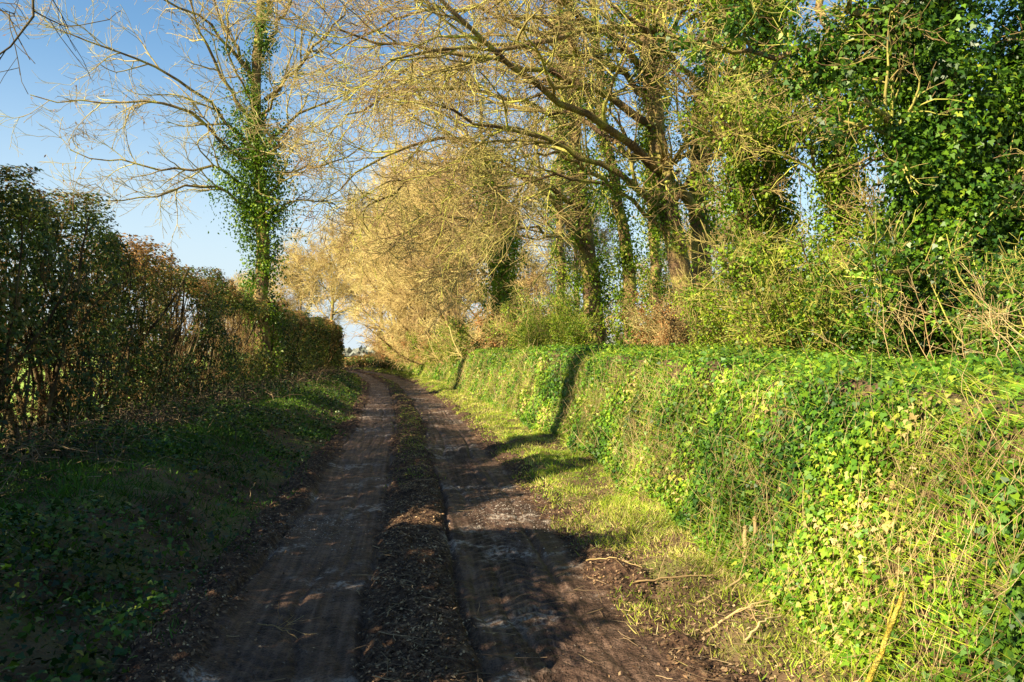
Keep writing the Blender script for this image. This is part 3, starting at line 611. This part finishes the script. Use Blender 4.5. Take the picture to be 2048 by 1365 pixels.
# ---------------- hedges ----------------
def hedge(name, a, b, xf, hf, half, nstem, nleaf, label, twign=7, leafmat_=M_hleaf, size=(.03, .065), open_=1.0):
    y = ysamp(nstem, a, b); x = xf(y)+U(-.35, .4, nstem); u = x-cl(y); z = height(u, y)
    hh = hf(y)*U(.75, .98, nstem)
    p = np.stack([x, y, z-.1], 1); d = norm(np.stack([rng.normal(size=nstem)*.12, rng.normal(size=nstem)*.15, np.ones(nstem)], 1)); pts = [p]
    for k in range(7):
        d = norm(d+rng.normal(size=d.shape)*.14+np.array([0, 0, .1])); p = p+d*(hh/7)[:, None]; pts.append(p)
    P = np.stack(pts, 1); R = U(.012, .045, nstem)[:, None]*np.linspace(1, .3, 8)[None]*(1+np.clip(y-20, 0, 40)*.01)[:, None]
    g1 = Geo(); tubes(g1, P, R, 6)
    g2 = Geo(); l1 = spawn(P, R, twign, t=(.05, 1), ang=(.4, 1.3), L=(.3, .8), K=5, wander=.2, trop=(0, 0, .07), rf=.4, rmin=.005)
    l2 = spawn(*l1, 5, t=(.2, 1), ang=(.3, 1.), L=(.12, .45), K=4, wander=.2, trop=(0, 0, .04), rf=.6, rmin=.0035)
    for (Q, RR, S) in ((*l1, 4), (*l2, 3)):
        cx = xf(Q[:, :, 1]); off = Q[:, :, 0]-cx; lim = half+.12; Q[:, :, 0] = cx+np.where(np.abs(off) > lim, np.sign(off)*(lim+.35*(np.abs(off)-lim)), off)
        ht = hf(Q[:, :, 1])+height(cx-cl(Q[:, :, 1]), Q[:, :, 1])+.15; Q[:, :, 2] = np.where(Q[:, :, 2] > ht, ht+.7*(Q[:, :, 2]-ht), Q[:, :, 2])
        tubes(g2, Q, RR*(1+np.clip(Q[:, :, 1]-20, 0, 60)*.02), S)
    y = ysamp(nleaf, a, b); hh = hf(y)*(1+.07*vn(y, y*0, 1.2, 51)+.05*vn(y, y*0, 4, 50)); n = nleaf
    zz = rng.random(n)**.9; q = rng.random(n)
    side = np.where(q < .58, 1., -1.)
    lump = vn(y, zz*3, 1.4, 52); lump2 = vn(y, zz*7, 3.6, 53)
    hw = half*(1+.45*lump+.4*lump2)
    topm = rng.random(n) < .12
    off = np.where(topm, U(-1, 1, n)*half, side*hw*(1-.6*rng.random(n)**2)*(1-.25*zz**4))
    zz = np.where(topm, 1-.12*rng.random(n)**2, zz)
    gap = vn(y, zz*2.2, 1.3, 54)+.6*vn(y, zz*6, 5.5, 55); thr = -.22-.85*zz
    keep = (gap > thr) | topm
    keep &= rng.random(n) < np.clip(.68+.5*zz, 0, 1)
    win = ((vn(y, zz*4, 1.6, 57) > .38) & (zz < .42) & (y < 13)) | ((y > 9.3) & (y < 10.3) & (zz < .32) & (zz > .03))
    win |= (vn(y, zz*2.5, .55, 60) > .12) & (zz > .38) & (zz < .86) & (y > 15) & (y < 40)
    keep &= ~win if open_ > 0 else keep
    x = xf(y)+off; base = height(xf(y)-cl(y), y)
    pos = np.stack([x, y, base+zz*hh], 1)[keep]; m = len(pos)
    nr = np.stack([off*1.2, np.zeros(n), .35+1.2*(zz > .92)], 1)[keep]+rng.normal(size=(m, 3))*.5
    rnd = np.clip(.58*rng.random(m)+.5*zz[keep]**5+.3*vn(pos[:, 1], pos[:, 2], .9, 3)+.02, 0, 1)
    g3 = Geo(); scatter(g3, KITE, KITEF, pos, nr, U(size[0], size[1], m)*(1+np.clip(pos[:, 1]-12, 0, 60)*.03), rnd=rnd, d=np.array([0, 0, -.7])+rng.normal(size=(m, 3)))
    ym = 12. if a < 12 < b else (a+b)/2
    org = np.array([float(xf(ym)), ym, 0.])
    return thing(name, org, [g1.obj('stems', M_hstem, org, True), g2.obj('twigs', M_htwig, org, True), g3.obj('foliage', leafmat_, org)], label, 'hedge')
hf = lambda y: np.interp(y, [0, 7, 9, 13, 24, 40, 60, 110], [3.1, 3.2, 3.3, 3.05, 2.85, 2.95, 3.0, 3.0])+.16*vn(y, np.asarray(y)*0, .45, 58)
hedge('hedge', 6.5, 105, hedge_x, hf, .6, 500, 310000, 'tall clipped mixed hedge with brown twiggy top and ivy', size=(.03, .078), twign=8)
def ysamp_lin(n, a, b): return rng.uniform(a, b, n)
_ys = ysamp; ysamp = ysamp_lin
hedge('hedge', -13, 6.5, hedge_x, lambda y: 3.1+.75*vn(y, y*0, .8, 77)+.6*vn(y, y*0, 2.4, 78), .6, 130, 70000, 'unseen stretch of hedge, ragged top shaped to shade the lane', size=(.1, .17), open_=0)  # unseen stretch beside the camera, uneven height shaped to throw shadow on the lane
hedge('hedge', 62, 120, lambda y: cl(y)+2.6, lambda y: .7+0*y, .4, 200, 16000, 'low brown hedge beside the bend in the lane', size=(.05, .09), twign=7, open_=0)
ysamp = _ys

# hedgerow ash trees beside and behind the viewpoint
P = poly([(-6.3, 8.2, .2), (-6.35, 8.2, 3), (-6.3, 8.1, 6), (-6.6, 8, 9), (-6.5, 8, 13)], 14, .05)[None]; R = (.36*(1-np.linspace(0, 1, 14)*.6))[None]
l1 = spawn(P, R, 7, t=(.65, 1), ang=(.5, 1.0), L=(2, 3.5), K=9, wander=.1, trop=(0, 0, .05), rf=.4, tip=.3)
hb1 = poly([(-6.35, 8.1, 7.2), (-5.7, 8.0, 7.0), W(60, -90, 8.0), W(110, 0, 8.0), W(85, 90, 8.0), W(20, 135, 7.9), W(-60, 150, 7.8)], 9, .02)
hb2 = poly([(-6.35, 8.1, 6.2), W(-120, -60, 8.0), W(-20, 0, 8.0), W(40, 60, 8.0), W(60, 120, 7.9)], 9, .02)
lP = np.concatenate([l1[0], hb1[None], hb2[None]]); lR = np.concatenate([l1[1], (.030*np.linspace(1, .2, 9))[None], (.02*np.linspace(1, .2, 9))[None]])
full_tree('ash_tree', (-6.3, 8.2, .2), P, R, lP, lR, [(5, (.5, 1.2), 6), (4, (.25, .7), 4)], [('trunk', 130, (.15, .38), 90, (.1, .62), (.06, .11), False)], 'tall bare ash tree growing out of the hedge', (M_hstem, M_hstem, M_ivyd, M_ash), rmin=.003, group='ash trees in the hedge')
P = poly([(-6.8, -5, .2), (-6.6, -5, 2), (-6.8, -5.2, 4.5), (-6.9, -5, 7), (-7, -5, 9)], 14, .05)[None]; R = (.22*(1-np.linspace(0, 1, 14)*.8))[None]
l1 = spawn(P, R, 10, t=(.25, 1), ang=(.6, 1.2), L=(1.5, 2.8), K=9, wander=.1, trop=(0, 0, .03), rf=.45, tip=.3)
full_tree('ash_tree', (-6.8, -5, .2), P, R, *l1, [(6, (.6, 1.4), 6), (4, (.3, .8), 4)], [('trunk', 60, (.3, .5), 60, (.1, .6), (.09, .15), False), ('limb', 30, (.2, .4), 40, (0, .5), (.09, .15), False)], 'ivy-clad ash tree growing out of the hedge', (M_bark, M_ash, M_ivyd, M_ash), rmin=.005, group='ash trees in the hedge')

# ---------------- individual sticks and stumps ----------------
def stick(name, pts, r0, r1, mat, label, subs=4, cat='branch', sl=(.1, .35), jit=.005):
    P = poly(pts, 12, jit)[None]; R = (r0+(r1-r0)*np.linspace(0, 1, 12))[None]
    g = Geo(); tubes(g, P, R, 8)
    if subs:
        l1 = spawn(P, R, subs, t=(.3, 1), ang=(.4, .9), L=sl, K=5, wander=.12, rf=.5, tip=.4, rmin=.0012); tubes(g, *l1, 5)
        l2 = spawn(*l1, 2, t=(.3, 1), ang=(.4, .9), L=(sl[0]*.4, sl[1]*.5), K=4, wander=.12, rf=.5, tip=.4, rmin=.001); tubes(g, *l2, 4)
    o = np.array(pts[0], float); ob = g.obj(name, mat, o, True); ob.location = o; ob['label'] = label; ob['category'] = cat; return ob
def gp(x, y, dz=0):
    u = x-float(cl(y)); z = float(gz(np.array([u]), np.array([y]))[0])
    return (x, y, z+dz)
M_yst = barkmat('yellow_lichen_stick', (.3, .22, .04), (.52, .38, .05), (.6, .5, .1), 12)
stick('leaning_stick', [gp(1.48, 3.4), (1.54, 3.32, .33), (1.60, 3.26, .62)], .014, .009, M_yst, 'yellow lichen-covered stick leaning on the bank', 1, jit=.003)
for i, (x, y, dx) in enumerate([(1.58, 5.1, -.03), (1.66, 5.05, .05), (1.52, 5.2, .0)]):
    b = gp(x, y, -.03); stick('cut_stem', [b, (x+dx*.5, y, b[2]+.16), (x+dx, y, b[2]+U(.28, .38))], .022, .013, M_straw, 'pale cut hedge stem standing at the bank foot', 1, 'stump', (.05, .12))
for (x0, y0, x1, y1, r) in [(1.1, 4.75, 1.6, 5.0, .010), (.8, 5.3, 1.3, 5.15, .007), (1.05, 4.4, 1.5, 4.6, .009), (-1.5, 4.7, -1.2, 4.45, .004), (.55, 5.9, .9, 5.5, .005), (1.2, 4.1, 1.45, 4.3, .008)]:
    stick('fallen_branch', [gp(x0, y0, .02), gp((x0+x1)/2, (y0+y1)/2, .035), gp(x1, y1, .03)], r, r*.5, M_straw, 'broken pale branch lying on the ground', 4)['group'] = 'fallen branches beside the lane'
for i in range(18):
    y0 = U(3.3, 5.8); x0 = 2.5+U(0, .8); b = gp(x0, y0)
    stick('bramble_stem', [b, (b[0]-.1, b[1]-.05, b[2]+.2), (b[0]-.2+U(-.2, .2), b[1]+U(-.2, .2), b[2]+.35+U(0, .35))], .0035, .0013, M_straw, 'thin arching bramble stem on the bank', 5, 'bramble', (.12, .35))['group'] = 'bramble stems on the bank'

# distant woodland
G = Geo(); n = 26000
a = U(-1.2, 1.2, n); dist = U(230, 300, n); hz = 5+4*vn(a, a*0, 9, 61)+2*vn(a, a*0, 40, 62)
pos = np.stack([np.sin(a)*dist, np.cos(a)*dist, rng.random(n)*np.maximum(hz, 1)+.3], 1)
scatter(G, KITE, KITEF, pos, rng.normal(size=(n, 3)), U(1.5, 3, n))
stuff(G.obj('distant_woodland', leafmat('distant_foliage', [(0, (.16, .18, .15)), (1, (.30, .29, .23))], .9, 0)), 'hazy line of distant woodland and hedgerows')

# ---------------- light, sky, camera ----------------
AZ = math.radians(180+52); EL = math.radians(28.5)
w = bpy.data.worlds.new("World"); scene.world = w; w.use_nodes = True; nt = w.node_tree
bg = nt.nodes['Background']; sky = nt.nodes.new('ShaderNodeTexSky'); sky.sky_type = 'NISHITA'; sky.sun_disc = False
sky.sun_elevation = EL; sky.sun_rotation = AZ; sky.air_density = 1.0; sky.dust_density = .4; sky.ozone_density = 1.2
tc = nt.nodes.new('ShaderNodeTexCoord'); sx = nt.nodes.new('ShaderNodeSeparateXYZ'); nt.links.new(tc.outputs['Generated'], sx.inputs[0])
mr = nt.nodes.new('ShaderNodeMapRange'); mr.interpolation_type = 'SMOOTHSTEP'; mr.inputs[1].default_value = .0; mr.inputs[2].default_value = .38; mr.inputs[3].default_value = 1.0; mr.inputs[4].default_value = 0
nt.links.new(sx.outputs[2], mr.inputs[0])
gn = nt.nodes.new('ShaderNodeMix'); gn.data_type = 'RGBA'; gn.blend_type = 'MULTIPLY'; gn.inputs[0].default_value = 1; gn.inputs[7].default_value = (1.2, 1.6, 1.75, 1); nt.links.new(sky.outputs[0], gn.inputs[6])
mx = nt.nodes.new('ShaderNodeMix'); mx.data_type = 'RGBA'; mx.inputs[7].default_value = (6.4, 7.4, 8.0, 1)
nt.links.new(mr.outputs[0], mx.inputs[0]); nt.links.new(gn.outputs[2], mx.inputs[6]); nt.links.new(mx.outputs[2], bg.inputs[0]); bg.inputs[1].default_value = .118
sd = Vector((math.sin(AZ)*math.cos(EL), math.cos(AZ)*math.cos(EL), math.sin(EL)))
sl = bpy.data.lights.new('sun', 'SUN'); sl.energy = 15.5; sl.angle = math.radians(.4); sl.color = (1, .86, .60)
so = bpy.data.objects.new('sun', sl); so.rotation_euler = (-sd).to_track_quat('-Z', 'Y').to_euler(); COL.objects.link(so)
cam = bpy.data.cameras.new('camera'); cam.sensor_width = 36; cam.lens = F/2048*36; cam.shift_y = 22.5/2048; cam.clip_end = 3000
co = bpy.data.objects.new('camera', cam); co.location = (0, 0, EYE); co.rotation_euler = (math.pi/2, 0, 0); COL.objects.link(co); scene.camera = co
scene.view_settings.view_transform = 'Standard'; scene.view_settings.look = 'None'; scene.view_settings.exposure = 0
